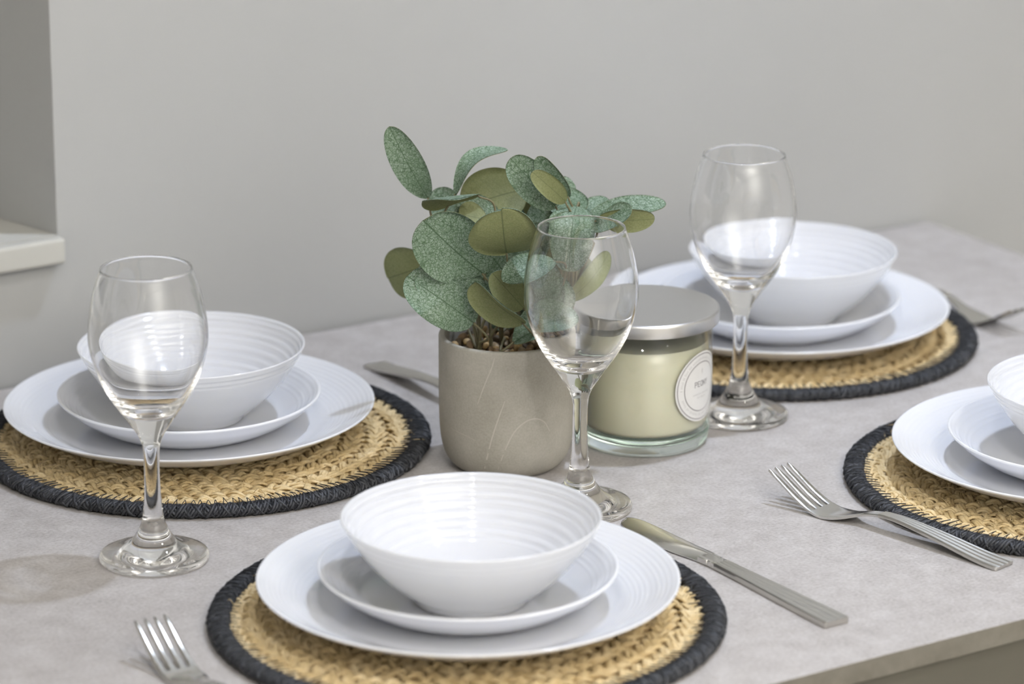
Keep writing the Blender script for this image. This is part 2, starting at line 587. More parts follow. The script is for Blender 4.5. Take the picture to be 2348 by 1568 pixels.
def braid_row(radius, half, period, seed, mat_h):
    """one turn of a flat three-strand braid; every strand is a bundle of straws"""
    rng = np.random.default_rng(seed)
    verts, faces = [], []
    turns = max(6, round(2 * math.pi * radius / period))
    turns = turns - turns % 1
    n = turns * 13
    th = np.arange(n) * 2 * math.pi / n
    for k in range(3):
        ph = turns * th + 2 * math.pi * k / 3
        lat = half * 0.58 * np.sin(ph)
        hgt = mat_h * 0.52 + 0.0021 * np.sin(2 * ph)
        for j in (-1, 0, 1):
            # slow wander of each straw inside its strand
            wob = sum(rng.normal(0, 0.0005) * np.sin(q * th + rng.uniform(0, 6.28)) for q in (turns // 2 + 1, turns + 3, 2 * turns + 1))
            lift = sum(rng.normal(0, 0.00035) * np.sin(q * th + rng.uniform(0, 6.28)) for q in (turns // 3 + 1, turns + 5))
            r = radius + lat + j * half * 0.245 + wob
            z = np.maximum(hgt - abs(j) * 0.0007 + lift, 0.0015)
            P = np.stack([r * np.cos(th), r * np.sin(th), z], 1)
            w = half * 0.205 * (1 + 0.12 * np.sin(3 * turns * th / 2 + rng.uniform(0, 6.28)))
            tube(verts, faces, P, w, 6, True, flat=0.62)
    return verts, faces


ROW_W = 0.0168
row_radii = [0.1430 - i * ROW_W for i in range(5)]
row_meshes, mat_parts = [], {}
for i, r in enumerate(row_radii):
    v_, f_ = braid_row(r, ROW_W / 2 + 0.0006, 0.0345, 20 + i, MAT_H)
    row_meshes.append((v_, f_))

# woven middle, hidden under the plates: a low disc with ring relief
prof = [(0, 0.0008), (0.150, 0.0008), (0.1505, 0.0030), (0.0730, 0.0034), (0.0705, 0.0045)]
for i in range(15):
    rr = 0.0695 - i * 0.0046
    prof += [(rr, 0.0062 + 0.0016 * (i % 2))]
prof += [(0, 0.0062)]
mid_v, mid_f = lathe(prof, 72)

# black bound edge: a thick rope of three strands round a core
v_, f_ = [], []
n = 960
th = np.arange(n) * 2 * math.pi / n
rb = 0.1583
tube(v_, f_, np.stack([rb * np.cos(th), rb * np.sin(th), np.full(n, MAT_H * 0.5)], 1), 0.0062, 10, True, flat=0.6)
rng = np.random.default_rng(5)
for k in range(14):
    tw = 60 if k % 2 else -47
    ph = tw * th + 2 * math.pi * k / 14
    wob = 1 + 0.10 * np.sin(9 * th + k) + 0.10 * np.sin(37 * th + 2 * k) + (0.06 if k % 2 else 0)
    r = rb + 0.0056 * np.cos(ph) * wob
    z = np.clip(MAT_H * 0.52 + 0.0037 * np.sin(ph) * wob, 0.0012, None)
    tube(v_, f_, np.stack([r * np.cos(th), r * np.sin(th), z], 1), 0.00125 * (1 + 0.2 * np.sin(31 * th + k)), 5, True, flat=0.8)
edge_v, edge_f = v_, f_

# black whip-stitches catching the outermost straw row, wound round the rope
v_, f_ = [], []
ns = 175
for i in range(ns):
    a0 = 2 * math.pi * i / ns + rng.normal(0, 0.004)
    da = 0.017 + rng.normal(0, 0.003)
    rin = 0.1468 + rng.normal(0, 0.0017)
    pts = [(a0 - da, 0.1655, 0.0042), (a0 - 0.6 * da, 0.1640, 0.0075), (a0 - 0.3 * da, 0.1590, 0.0096), (a0, 0.1530, 0.0098), (a0 + 0.15 * da, rin, 0.0088),
           (a0 + 0.35 * da, 0.1525, 0.0099), (a0 + 0.75 * da, 0.1590, 0.0098), (a0 + 1.1 * da, 0.1645, 0.0072), (a0 + 1.3 * da, 0.1657, 0.0040)]
    pts = spline([(r * math.cos(a), r * math.sin(a), z) for a, r, z in pts], 2)
    tube(v_, f_, pts, 0.00032, 4)
st_v, st_f = v_, f_

# stray straw ends standing off the braid
v_, f_ = [], []
for i in range(260):
    a = rng.uniform(0, 6.283)
    r = rng.uniform(0.098, 0.150)
    dr = rng.normal(0, 0.006)
    da = rng.normal(0, 0.05)
    z0 = 0.0085
    pts = spline([(r * math.cos(a), r * math.sin(a), z0), ((r + dr * .5) * math.cos(a + da * .5), (r + dr * .5) * math.sin(a + da * .5), z0 + abs(rng.normal(0, 0.0012))),
                  ((r + dr) * math.cos(a + da), (r + dr) * math.sin(a + da), z0 - 0.0005)], 3)
    tube(v_, f_, pts, 0.0003, 3)
fib_v, fib_f = v_, f_

SETTINGS = [   # mat centre, plate centre, bowl centre, where
    ((-0.0283, 2.1653), (-0.0276, 2.1649), (-0.0256, 2.1583), 'nearest the camera', 'at the front of the table'),
    ((-0.2247, 2.5169), (-0.2352, 2.5207), (-0.2330, 2.5211), 'leftmost', 'by the wall, left of the potted plant'),
    ((0.2057, 2.7779), (0.2127, 2.7739), (0.2230, 2.7775), 'farthest back', 'by the wall, behind the candle'),
    ((0.4016, 2.4356), (0.4042, 2.4353), (0.4172, 2.4337), 'cut off by the right edge of the picture', 'at the right edge of the picture'),
]
MAT_LABELS = [
    'round straw placemat with black bound edge under the plate nearest the camera',
    'round straw placemat with black bound edge left of the potted plant',
    'round straw placemat with black bound edge behind the candle, farthest back',
    'round straw placemat with black bound edge cut off at the right, beside the sharp fork',
]
for i, (mc, pc, bc, _a, _b) in enumerate(SETTINGS):
    t = thing('placemat', MAT_LABELS[i], 'placemat', (mc[0], mc[1], TZ), 1.3 * i + 0.35, 'braided placemats')
    if i == 0:
        mat_parts['rows'] = [mesh_object('braid_row', a, b, M['straw'], t) for a, b in row_meshes]
        mat_parts['mid'] = mesh_object('woven_centre', mid_v, mid_f, M['straw'], t)
        mat_parts['edge'] = mesh_object('bound_edge', edge_v, edge_f, M['black_straw'], t)
        mat_parts['edge']['label'] = 'black wound straw edge'
        mat_parts['st'] = mesh_object('stitching', st_v, st_f, M['black_thread'], mat_parts['edge'])
        mat_parts['st']['kind'] = 'stuff'
        mat_parts['fib'] = mesh_object('loose_fibres', fib_v, fib_f, M['straw'], t)
        mat_parts['fib']['kind'] = 'stuff'
    else:
        for r in mat_parts['rows']:
            instance('braid_row', r, t)
        instance('woven_centre', mat_parts['mid'], t)
        e = instance('bound_edge', mat_parts['edge'], t)
        e['label'] = 'black wound straw edge'
        instance('stitching', mat_parts['st'], e)['kind'] = 'stuff'
        instance('loose_fibres', mat_parts['fib'], t)['kind'] = 'stuff'

# ------------------------------------------------------------------ crockery
def ripple(a, b, n, amp, waves, skip=0.0):
    """points from a to b with a sine ripple square to the line"""
    (r0, z0), (r1, z1) = a, b
    L = math.hypot(r1 - r0, z1 - z0)
    nx, nz = -(z1 - z0) / L, (r1 - r0) / L
    out = []
    for i in range(n + 1):
        t = i / n
        k = amp * math.sin(2 * math.pi * waves * t) * min(1.0, 6 * t, 6 * (1 - t))
        out.append((r0 + (r1 - r0) * t + nx * k, z0 + (z1 - z0) * t + nz * k))
    return out


def arr(l):
    return [tuple(p) for p in l]


dinner = [(0, 0.0022), (0.074, 0.0022), (0.0765, 0.0008), (0.079, 0.0), (0.082, 0.0), (0.084, 0.0012), (0.088, 0.0032)]
dinner += arr(spline([(0.098, 0.0050), (0.116, 0.0118), (0.131, 0.0196)], 4))
dinner += [(0.1338, 0.0213), (0.1349, 0.0222), (0.1350, 0.0229), (0.1342, 0.0233)]
dinner += ripple((0.1330, 0.0229), (0.1165, 0.0150), 48, 0.00006, 5)
dinner += ripple((0.1160, 0.0147), (0.1000, 0.0085), 48, 0.00006, 5)
dinner += [(0.0970, 0.0071), (0.093, 0.0060), (0.087, 0.0053), (0.05, 0.0050), (0, 0.0050)]
side = [(0, 0.0022), (0.052, 0.0022), (0.054, 0.0008), (0.056, 0.0), (0.059, 0.0), (0.061, 0.0014), (0.066, 0.0034)]
side += arr(spline([(0.074, 0.0076), (0.086, 0.0155), (0.0928, 0.0216)], 4))
side += [(0.0948, 0.0236), (0.0957, 0.0245), (0.0957, 0.0254), (0.0949, 0.0259)]
side += ripple((0.0938, 0.0254), (0.0855, 0.0182), 24, 0.00008, 2.5)
side += ripple((0.0852, 0.0180), (0.0770, 0.0118), 24, 0.00008, 2.5)
side += [(0.0735, 0.0096), (0.070, 0.0076), (0.064, 0.0058), (0.04, 0.0050), (0, 0.0050)]
bowl_o = arr(spline([(0.0385, 0.0040), (0.0480, 0.0115), (0.0590, 0.0212), (0.0690, 0.0330), (0.0765, 0.0440)], 5))
bowl = [(0, 0.0020), (0.030, 0.0020), (0.032, 0.0006), (0.0335, 0.0), (0.036, 0.0), (0.0375, 0.0016)] + bowl_o
bowl += ripple((0.0768, 0.0445), (0.0812, 0.0530), 18, 0.0002, 2)[1:]
bowl += [(0.0823, 0.0548), (0.0826, 0.0555), (0.0821, 0.0560), (0.0812, 0.0558)]
seg = [(0.0805, 0.0546), (0.0762, 0.0468), (0.0700, 0.0378), (0.0610, 0.0270), (0.0520, 0.0185)]
for a, b in zip(seg[:-1], seg[1:]):
    bowl += ripple(a, b, 20, 0.0003, 1.9 if a[0] > .077 else 2)[:-1]
bowl += arr(spline([(0.0520, 0.0185), (0.0430, 0.0110), (0.0330, 0.0062), (0.0200, 0.0052)], 4)) + [(0, 0.0050)]

PLATE_LABELS = [
    ('wide white dinner plate on the placemat nearest the camera', 'white side plate under the bowl nearest the camera', 'white flared bowl with ribbed inside, nearest the camera'),
    ('wide white dinner plate left of the potted plant, with a leaf shadow on its rim', 'white side plate left of the potted plant, behind a wine glass', 'white flared ribbed bowl left of the potted plant, behind a wine glass'),
    ('wide white dinner plate behind the candle, farthest back', 'white side plate behind the candle, farthest back', 'white flared bowl behind the candle, farthest back'),
    ('wide white dinner plate cut off at the right edge of the picture', 'white side plate cut off at the right edge of the picture', 'white flared bowl cut off at the right edge of the picture'),
]
src = {}
PZ = TZ + MAT_H + 0.0002
for i, (mc, pc, bc, _a, _b) in enumerate(SETTINGS):
    mid_ = ((pc[0] + bc[0]) / 2, (pc[1] + bc[1]) / 2)
    for key, prof, ctr, z, lab, cat, grp, nm in (
            ('d', dinner, pc, PZ, PLATE_LABELS[i][0], 'plate', 'white dinner plates', 'dinner_plate'),
            ('s', side, pc, PZ + 0.0051, PLATE_LABELS[i][1], 'plate', 'white side plates', 'side_plate'),
            ('b', bowl, bc, PZ + 0.0102, PLATE_LABELS[i][2], 'bowl', 'white bowls', 'bowl')):
        if key not in src:
            v_, f_ = lathe(prof, 144)
            o = mesh_object(nm, v_, f_, M['thin_china' if key == 'b' else 'china'])
            src[key] = o
        else:
            o = bpy.data.objects.new(nm, src[key].data)
            COL.objects.link(o)
        o.location = (ctr[0], ctr[1], z)
        o['label'], o['category'], o['group'] = lab, cat, grp

# ------------------------------------------------------------------ wine glasses
foot_p = [(0, 0.0022), (0.018, 0.0016), (0.030, 0.0004), (0.0345, 0.0), (0.0361, 0.0003), (0.0368, 0.0014), (0.03685, 0.0028), (0.0363, 0.0042), (0.0350, 0.0050)]
foot_p += arr(spline([(0.0320, 0.0056), (0.0270, 0.0068), (0.0215, 0.0088), (0.0165, 0.0122), (0.0130, 0.0162), (0.0108, 0.0196), (0.0098, 0.0218)], 5))
foot_p += [(0.0095, 0.0226), (0.0090, 0.0236), (0.0084, 0.0250), (0.0079, 0.0266)]
stem_p = arr(spline([(0.0079, 0.0266), (0.0073, 0.0290), (0.0066, 0.0340), (0.0058, 0.0430), (0.0053, 0.0540), (0.0052, 0.0650), (0.0054, 0.0745), (0.0058, 0.0800)], 6))
bowl_out = arr(spline([(0.0058, 0.0800), (0.0068, 0.0832), (0.0088, 0.0878), (0.0120, 0.0930), (0.0165, 0.0997), (0.0215, 0.1068), (0.0262, 0.1140), (0.0318, 0.1245), (0.0358, 0.1355), (0.0384, 0.1460),
                       (0.0394, 0.1550), (0.0389, 0.1660), (0.0370, 0.1785), (0.0340, 0.1905), (0.0304, 0.2008)], 5))
rim_p = [(0.0302, 0.2015), (0.03005, 0.2022), (0.0296, 0.2025), (0.02915, 0.2022), (0.0290, 0.2015)]
bowl_in = arr(spline([(0.0291, 0.2006), (0.0327, 0.1905), (0.0357, 0.1785), (0.0376, 0.1660), (0.0380, 0.1550), (0.0369, 0.1458), (0.0341, 0.1352), (0.0297, 0.1248), (0.0236, 0.1152), (0.0172, 0.1090),
                      (0.0105, 0.1052), (0.0050, 0.1038)], 5)) + [(0, 0.1034)]
GLASS_LABELS = ['clear stemmed wine glass standing in front of the leftmost bowl', 'clear stemmed wine glass in front of the potted plant, in the middle',
                'clear stemmed wine glass beside the candle, in front of the farthest bowl']
gsrc = None
for (x, y), lab in zip(((-0.2386, 2.2773), (0.0470, 2.3792), (0.1696, 2.5799)), GLASS_LABELS):
    t = thing('wine_glass', lab, 'wine glass', (x, y, TZ + 0.0002), 0, 'wine glasses')
    if gsrc is None:
        gsrc = []
        for nm, pr_ in (('foot', foot_p), ('stem', stem_p), ('bowl', bowl_out + rim_p + bowl_in)):
            v_, f_ = lathe(pr_, 128)
            gsrc.append((nm, mesh_object(nm, v_, f_, M['glass'], t)))
        objs = [o for _, o in gsrc]
    else:
        objs = [instance(nm, o, t) for nm, o in gsrc]
    for o in objs:
        o.cycles.is_caustics_caster = True
top.cycles.is_caustics_receiver = True

# ------------------------------------------------------------------ cutlery
def strip(stations, section, thick):
    """stations: (s, z, half width); section: list of (w in -1..1, relief). closed solid"""
    verts, faces = [], []
    m = len(section)
    st = np.array(stations)
    dz = np.gradient(st[:, 1], st[:, 0])
    for (s, z, hw), g in zip(stations, dz):
        nx, nz = -g / math.hypot(1, g), 1 / math.hypot(1, g)
        for w, rl in section:
            verts.append((s + nx * (rl + thick), w * hw, z + nz * (rl + thick)))
        for w, rl in reversed(section):
            verts.append((s, w * hw, z))
    R = 2 * m
    for i in range(len(stations) - 1):
        for k in range(R):
            l = (k + 1) % R
            faces.append((i * R + k, (i + 1) * R + k, (i + 1) * R + l, i * R + l))
    faces.append(tuple(range(R)))
    faces.append(tuple(reversed(range((len(stations) - 1) * R, len(stations) * R))))
    return verts, faces


GROOVED = []
for i in range(25):
    w = -1 + 2 * i / 24
    edge_drop = -0.0005 if abs(w) > 0.98 else 0.0
    GROOVED.append((w, edge_drop + (0.0003 * math.cos(w * math.pi * 4) if abs(w) < 0.92 else 0.0)))
PLAIN = [(-1, -0.0004), (-0.9, 0.0), (-0.5, 0.0), (0, 0.0), (0.5, 0.0), (0.9, 0.0), (1, -0.0004)]


def interp(table, s):
    return np.interp(s, [a for a, _ in table], [b for _, b in table])


def smooth_table(table, n=6):
    return [tuple(p) for p in spline(table, n)]


# fork: s = 0 at the handle end, tines towards +s
FZ = smooth_table([(0, 0.0003), (0.02, 0.0020), (0.06, 0.0078), (0.092, 0.0108), (0.112, 0.0090), (0.132, 0.0030), (0.147, 0.0006), (0.158, 0.0024), (0.172, 0.0086), (0.186, 0.0168), (0.196, 0.0225)])
FW = smooth_table([(0, 0.0098), (0.012, 0.0096), (0.05, 0.0075), (0.085, 0.0052), (0.108, 0.0042), (0.122, 0.0052), (0.134, 0.0100), (0.144, 0.0125), (0.156, 0.0127), (0.17, 0.0124)])
hs = [0, 0.0008] + list(np.linspace(0.003, 0.104, 30))
handle_v, handle_f = strip([(s, interp(FZ, s), interp(FW, s) * (0.93 if s == 0 else 1)) for s in hs], GROOVED, 0.0022)
ts = np.linspace(0.104, 0.157, 26)
head_v, head_f = strip([(s, interp(FZ, s), interp(FW, s)) for s in ts], PLAIN, 0.0019)
tines = []
for k in range(4):
    yc0 = (-1.5 + k) * 0.00665
    v_, f_ = strip([(s, interp(FZ, s), hw) for s, hw in zip(np.linspace(0.1565, 0.1968, 18), list(np.linspace(0.0024, 0.0016, 15)) + [0.00145, 0.0011, 0.0006])], [(-1, -0.0003), (-.6, 0), (0, 0.0002), (.6, 0), (1, -0.0003)], 0.0017)
    v_ = [(x, y + yc0, z) for x, y, z in v_]
    tines.append((v_, f_))
# webs between the tine roots are part of the head
FORKS = [
    ((0.3275, 2.2635), 136.0, 'silver fork lying sharp on the table beside the right placemat'),
    ((-0.1255, 1.9415), 120.5, 'silver fork at the bottom left, cut off by the edge of the picture'),
    ((-0.1075, 2.7050), -58.0, 'silver fork half hidden behind the plant pot, only its handle showing'),
    ((0.3000, 2.9480), -57.0, 'silver fork behind the farthest dinner plate, at the right'),
]
fsrc = None
for (x, y), ang, lab in FORKS:
    t = thing('fork', lab, 'fork', (x, y, TZ), math.radians(ang), 'silver forks')
    if fsrc is None:
        fh = mesh_object('handle', handle_v, handle_f, M['satin'], t, sharp=40)
        fd = mesh_object('head', head_v, head_f, M['steel'], t, sharp=40)
        ft = [mesh_object('tine', a, b, M['steel'], fd, sharp=40) for a, b in tines]
        fsrc = True
    else:
        instance('handle', fh, t)
        d = instance('head', fd, t)
        for q in ft:
            instance('tine', q, d)

# knife: s = 0 at the handle end, blade towards +s
KW = smooth_table([(0, 0.0100), (0.02, 0.0097), (0.06, 0.0082), (0.10, 0.0066), (0.126, 0.0060)])
knife = thing('knife', 'silver table knife right of the nearest placemat, blade tip behind the plate', 'knife', (0.2075, 2.1590, TZ), math.radians(123.6))
ks = [0, 0.0012, 0.003] + list(np.linspace(0.008, 0.124, 26))
kz = [(0, 0.0003), (0.05, 0.0003), (0.126, 0.0006)]
v_, f_ = strip([(s, interp(kz, s), interp(KW, s) * (0.90 if s == 0 else 1)) for s in ks], GROOVED, 0.0040)
mesh_object('handle', v_, f_, M['satin'], knife, sharp=40)
# bolster: three stepped notches between handle and blade
v_, f_ = strip([(0.1235, 0.0005, 0.0060), (0.1262, 0.0005, 0.0060), (0.1265, 0.0005, 0.0056), (0.1276, 0.0005, 0.0056), (0.1279, 0.0005, 0.0060), (0.1302, 0.0005, 0.0061),
                (0.1305, 0.0005, 0.0057), (0.1316, 0.0005, 0.0057), (0.1319, 0.0005, 0.0062), (0.1350, 0.0005, 0.0064), (0.1410, 0.0005, 0.0067)], PLAIN, 0.0040)
mesh_object('bolster', v_, f_, M['steel'], knife, sharp=40)
BE = smooth_table([(0.139, -0.0066), (0.150, -0.0085), (0.165, -0.0112), (0.185, -0.0122), (0.205, -0.0118), (0.222, -0.0095), (0.231, -0.0055), (0.2345, 0.0005)])   # cutting edge
BB = smooth_table([(0.139, 0.0066), (0.16, 0.0072), (0.19, 0.0078), (0.215, 0.0078), (0.227, 0.0066), (0.2325, 0.0042), (0.2345, 0.0010)])                               # back
verts, faces = [], []
bs = list(np.linspace(0.139, 0.222, 30)) + [0.2255, 0.2285, 0.231, 0.233, 0.2342]
for s in bs:
    e, b_ = float(interp(BE, s)), float(interp(BB, s))
    tk = float(np.interp(s, [0.139, 0.16, 0.19, 0.2345], [0.0038, 0.0030, 0.0018, 0.0010]))
    for t_, h in ((0, 0.12), (0.3, 0.6), (0.65, 0.95), (0.93, 1.0), (1.0, 0.8)):
        verts.append((s, e + (b_ - e) * t_, 0.0009 + tk * h))
    for t_ in (1.0, 0.65, 0.3, 0.0):
        verts.append((s, e + (b_ - e) * t_, 0.0007))
R = 9
for i in range(len(bs) - 1):
    for k in range(R):
        l = (k + 1) % R
        faces.append((i * R + k, (i + 1) * R + k, (i + 1) * R + l, i * R + l))
faces += [tuple(range(R)), tuple(reversed(range((len(bs) - 1) * R, len(bs) * R)))]
verts = [(x, -y, z) for x, y, z in verts]
faces = [tuple(reversed(f)) for f in faces]
mesh_object('blade', verts, faces, M['steel'], knife, sharp=45)

# ------------------------------------------------------------------ candle in a glass jar with a metal lid
JX, JY = 0.0965, 2.5300
candle = thing('candle_jar', 'cream candle in a clear glass jar with silver lid and round white label', 'candle', (JX, JY, TZ + 0.0002))
base_p = [(0, 0.0008), (0.040, 0.0004), (0.0445, 0.0), (0.0462, 0.0012), (0.0472, 0.0035), (0.0480, 0.0080), (0.0484, 0.0128), (0.0475, 0.0136), (0, 0.0136)]
v_, f_ = lathe(base_p, 128)
jb = mesh_object('jar_base', v_, f_, M['base_glass'], candle)
jb['label'] = 'thick green-tinted glass base'
wall_p = [(0.0472, 0.0137), (0.0484, 0.0137), (0.0490, 0.025), (0.0495, 0.05), (0.0497, 0.0935), (0.0475, 0.0935), (0.0472, 0.05), (0.0468, 0.025), (0.0460, 0.0140)]
v_, f_ = lathe(wall_p, 128)
mesh_object('jar_wall', v_, f_, M['jar'], candle)
wax_p = [(0, 0.0140), (0.0425, 0.0140), (0.0445, 0.0150), (0.0462, 0.0180), (0.0466, 0.04), (0.0468, 0.0770), (0.0466, 0.0785), (0.0455, 0.0778), (0.040, 0.0772), (0, 0.0770)]
v_, f_ = lathe(wax_p, 96)
mesh_object('wax', v_, f_, M['wax'], candle, sharp=60)
lid_p = [(0, 0.0925), (0.0500, 0.0925), (0.0525, 0.0920), (0.0538, 0.0918), (0.0542, 0.0922), (0.0543, 0.0935), (0.0543, 0.1000), (0.0541, 0.1010), (0.0534, 0.1017), (0.0525, 0.1019), (0.0505, 0.1018), (0, 0.1018)]
v_, f_ = lathe(lid_p, 128)
lid = mesh_object('lid', v_, f_, M['lid'], candle, sharp=35)
lid['label'] = 'brushed silver metal lid'


# round paper label bent round the jar wall; a = offset along the wall, b = height
LAB_AZ, LAB_Z, LAB_R = math.radians(-35.0), 0.0495, 0.0262


def on_jar(a, b, lift):
    z = LAB_Z + b
    r = float(np.interp(z, [0.0137, 0.025, 0.05, 0.0935], [0.0484, 0.0490, 0.0495, 0.0497])) + lift
    az = LAB_AZ + a / r
    return (r * math.cos(az), r * math.sin(az), z)


def label_disc(r0, r1, lift, seg=96, rings=8):
    verts, faces = [], []
    for i in range(rings + 1):
        r = r0 + (r1 - r0) * i / rings
        for k in range(seg):
            a = 2 * math.pi * k / seg
            verts.append(on_jar(r * math.cos(a), r * math.sin(a), lift))
    for i in range(rings):
        for k in range(seg):
            l = (k + 1) % seg
            faces.append((i * seg + k, (i + 1) * seg + k, (i + 1) * seg + l, i * seg + l))
    return verts, faces


v_, f_ = label_disc(0.0003, LAB_R, 0.00025)
paper = mesh_object('label', v_, f_, M['paper'], candle)
paper['label'] = 'round white paper label reading PEONY'
for nm, r0, r1 in (('ring_line', 0.0241, 0.0248), ('ring_line', 0.0180, 0.0187)):
    v_, f_ = label_disc(r0, r1, 0.0003, 96, 1)
    mesh_object(nm, v_, f_, M['silver_ink'], paper)

STROKES = {   # letters as pen strokes on a 1 x 1.4 cell
    'P': [[(0, 0), (0, 1.4), (.6, 1.4), (.85, 1.2), (.85, .9), (.6, .7), (0, .7)]],
    'E': [[(.8, 0), (0, 0), (0, 1.4), (.8, 1.4)], [(0, .7), (.65, .7)]],
    'O': [[(.3, 0), (.05, .3), (.05, 1.1), (.3, 1.4), (.65, 1.4), (.9, 1.1), (.9, .3), (.65, 0), (.3, 0)]],
    'N': [[(0, 0), (0, 1.4), (.85, 0), (.85, 1.4)]],
    'Y': [[(0, 1.4), (.43, .7), (.43, 0)], [(.43, .7), (.86, 1.4)]],
}


def draw(strokes, pen, lift=0.00032):
    """strokes in label coordinates (metres) to flat ribbons on the label"""
    verts, faces = [], []
    for st in strokes:
        for (x0, y0), (x1, y1) in zip(st[:-1], st[1:]):
            L = math.hypot(x1 - x0, y1 - y0) or 1
            dx, dy = (x1 - x0) / L * pen / 2, (y1 - y0) / L * pen / 2
            n = len(verts)
            for px, py in ((x0 - dx - dy, y0 - dy + dx), (x0 - dx + dy, y0 - dy - dx), (x1 + dx + dy, y1 + dy - dx), (x1 + dx - dy, y1 + dy + dx)):
                verts.append(on_jar(px, py, lift))
            faces.append((n, n + 1, n + 2, n + 3))
    return verts, faces


size = 0.0026
word = []
x = -len('PEONY') * size * 1.25 / 2
for ch in 'PEONY':
    word += [[(x + a * size, 0.0005 + b * size) for a, b in s_] for s_ in STROKES[ch]]
    x += size * 1.25
v_, f_ = draw(word, 0.00062)
mesh_object('lettering', v_, f_, M['grey_ink'], paper)['label'] = 'grey capitals PEONY'
rows = []
for yy, hw in ((-0.0058, 0.0098), (-0.0085, 0.0050)):       # two lines of tiny print, too small to read
    x = -hw
    while x < hw:
        w = random.uniform(0.0007, 0.0012)
        rows.append([(x, yy), (x, yy + random.uniform(0.0007, 0.0013))])
        x += w
v_, f_ = draw(rows, 0.00028)
mesh_object('small_print', v_, f_, M['pale_ink'], paper)
ringp = []
for k in range(120):
    a = 2 * math.pi * k / 120
    if (a % math.pi) < 0.35:
        continue
    r0, r1 = 0.0204, 0.0204 + random.uniform(0.0010, 0.0017)
    if random.random() < 0.82:
        ringp.append([(r0 * math.cos(a), r0 * math.sin(a)), (r1 * math.cos(a), r1 * math.sin(a))])
v_, f_ = draw(ringp, 0.00035)
mesh_object('ring_print', v_, f_, M['pale_ink'], paper)
flower = []
for k in range(5):
    a = math.pi / 2 + (k - 2) * 0.5
    flower.append([(0, 0.0095), (0.0012 * math.cos(a) + 0.0006 * (k - 2), 0.0095 + 0.0022 * math.sin(a)), (0.0008 * math.cos(a), 0.0095 + 0.0040 * math.sin(a))])
v_, f_ = draw(flower, 0.00025)
mesh_object('flower_emblem', v_, f_, M['pale_ink'], paper)

# ------------------------------------------------------------------ potted plant
PX, PY = -0.0037, 2.4760
plant = thing('potted_plant', 'artificial eucalyptus plant with round grey-green leaves in a grey stone pot', 'plant', (PX, PY, TZ + 0.0002))
pot_p = [(0, 0.0006), (0.028, 0.0003), (0.0345, 0.0)]
pot_p += arr(spline([(0.0370, 0.0006), (0.0408, 0.0040), (0.0443, 0.0098), (0.0468, 0.0185), (0.0481, 0.0300), (0.0486, 0.0450), (0.0487, 0.0650), (0.0487, 0.0900)], 5))
pot_p += [(0.0487, 0.0955), (0.0484, 0.0968), (0.0477, 0.0973), (0.0455, 0.0973), (0.0446, 0.0968), (0.0442, 0.0955), (0.0441, 0.080), (0.0440, 0.050), (0, 0.050)]
v_, f_ = lathe(pot_p, 128)
pot = mesh_object('pot', v_, f_, M['pot'], plant, sharp=60)
pot['label'] = 'grey mottled cast-stone pot with pale veins'


def on_pot(px, z):
    """surface point of the pot for a sideways offset seen from the front"""
    r = float(np.interp(z, [0.004, 0.0098, 0.0185, 0.03, 0.045, 0.0955], [0.0408, 0.0443, 0.0468, 0.0481, 0.0486, 0.0487])) + 0.00014
    px = max(-r * 0.999, min(r * 0.999, px))
    return (px, -math.sqrt(r * r - px * px), z)


for pts, w in (([(-0.0085, 0.0935), (-0.0105, 0.086), (-0.0155, 0.073), (-0.0205, 0.058)], 0.0009),
               ([(-0.0012, 0.062), (-0.0060, 0.048), (-0.0105, 0.033), (-0.0145, 0.015), (-0.0160, 0.006)], 0.0010),
               ([(-0.0065, 0.008), (-0.0015, 0.024), (0.0050, 0.038), (0.0125, 0.0455), (0.0200, 0.0475), (0.0265, 0.0440), (0.0305, 0.036)], 0.0010),
               ([(-0.0400, 0.0350), (-0.0290, 0.0330), (-0.0215, 0.0305)], 0.0004)):
    P = spline(pts, 8)
    verts, faces = [], []
    for i, p in enumerate(P):
        d = P[min(i + 1, len(P) - 1)] - P[max(i - 1, 0)]
        d /= np.linalg.norm(d)
        ww = w * (0.35 + 0.65 * math.sin(math.pi * (i + 0.5) / len(P))) * (0.8 + 0.4 * random.random())
        for s_ in (-0.5, 0.5):
            verts.append(on_pot(p[0] - d[1] * ww * s_, p[1] + d[0] * ww * s_))
    faces = [(2 * i, 2 * i + 1, 2 * i + 3, 2 * i + 2) for i in range(len(P) - 1)]
    mesh_object('stone_vein', verts, faces, M['vein'], pot)

v_, f_ = lathe([(0, 0.0835), (0.0438, 0.0835), (0.0438, 0.083), (0, 0.083)], 48)
mesh_object('soil', v_, f_, M['soil'], plant, sharp=40)

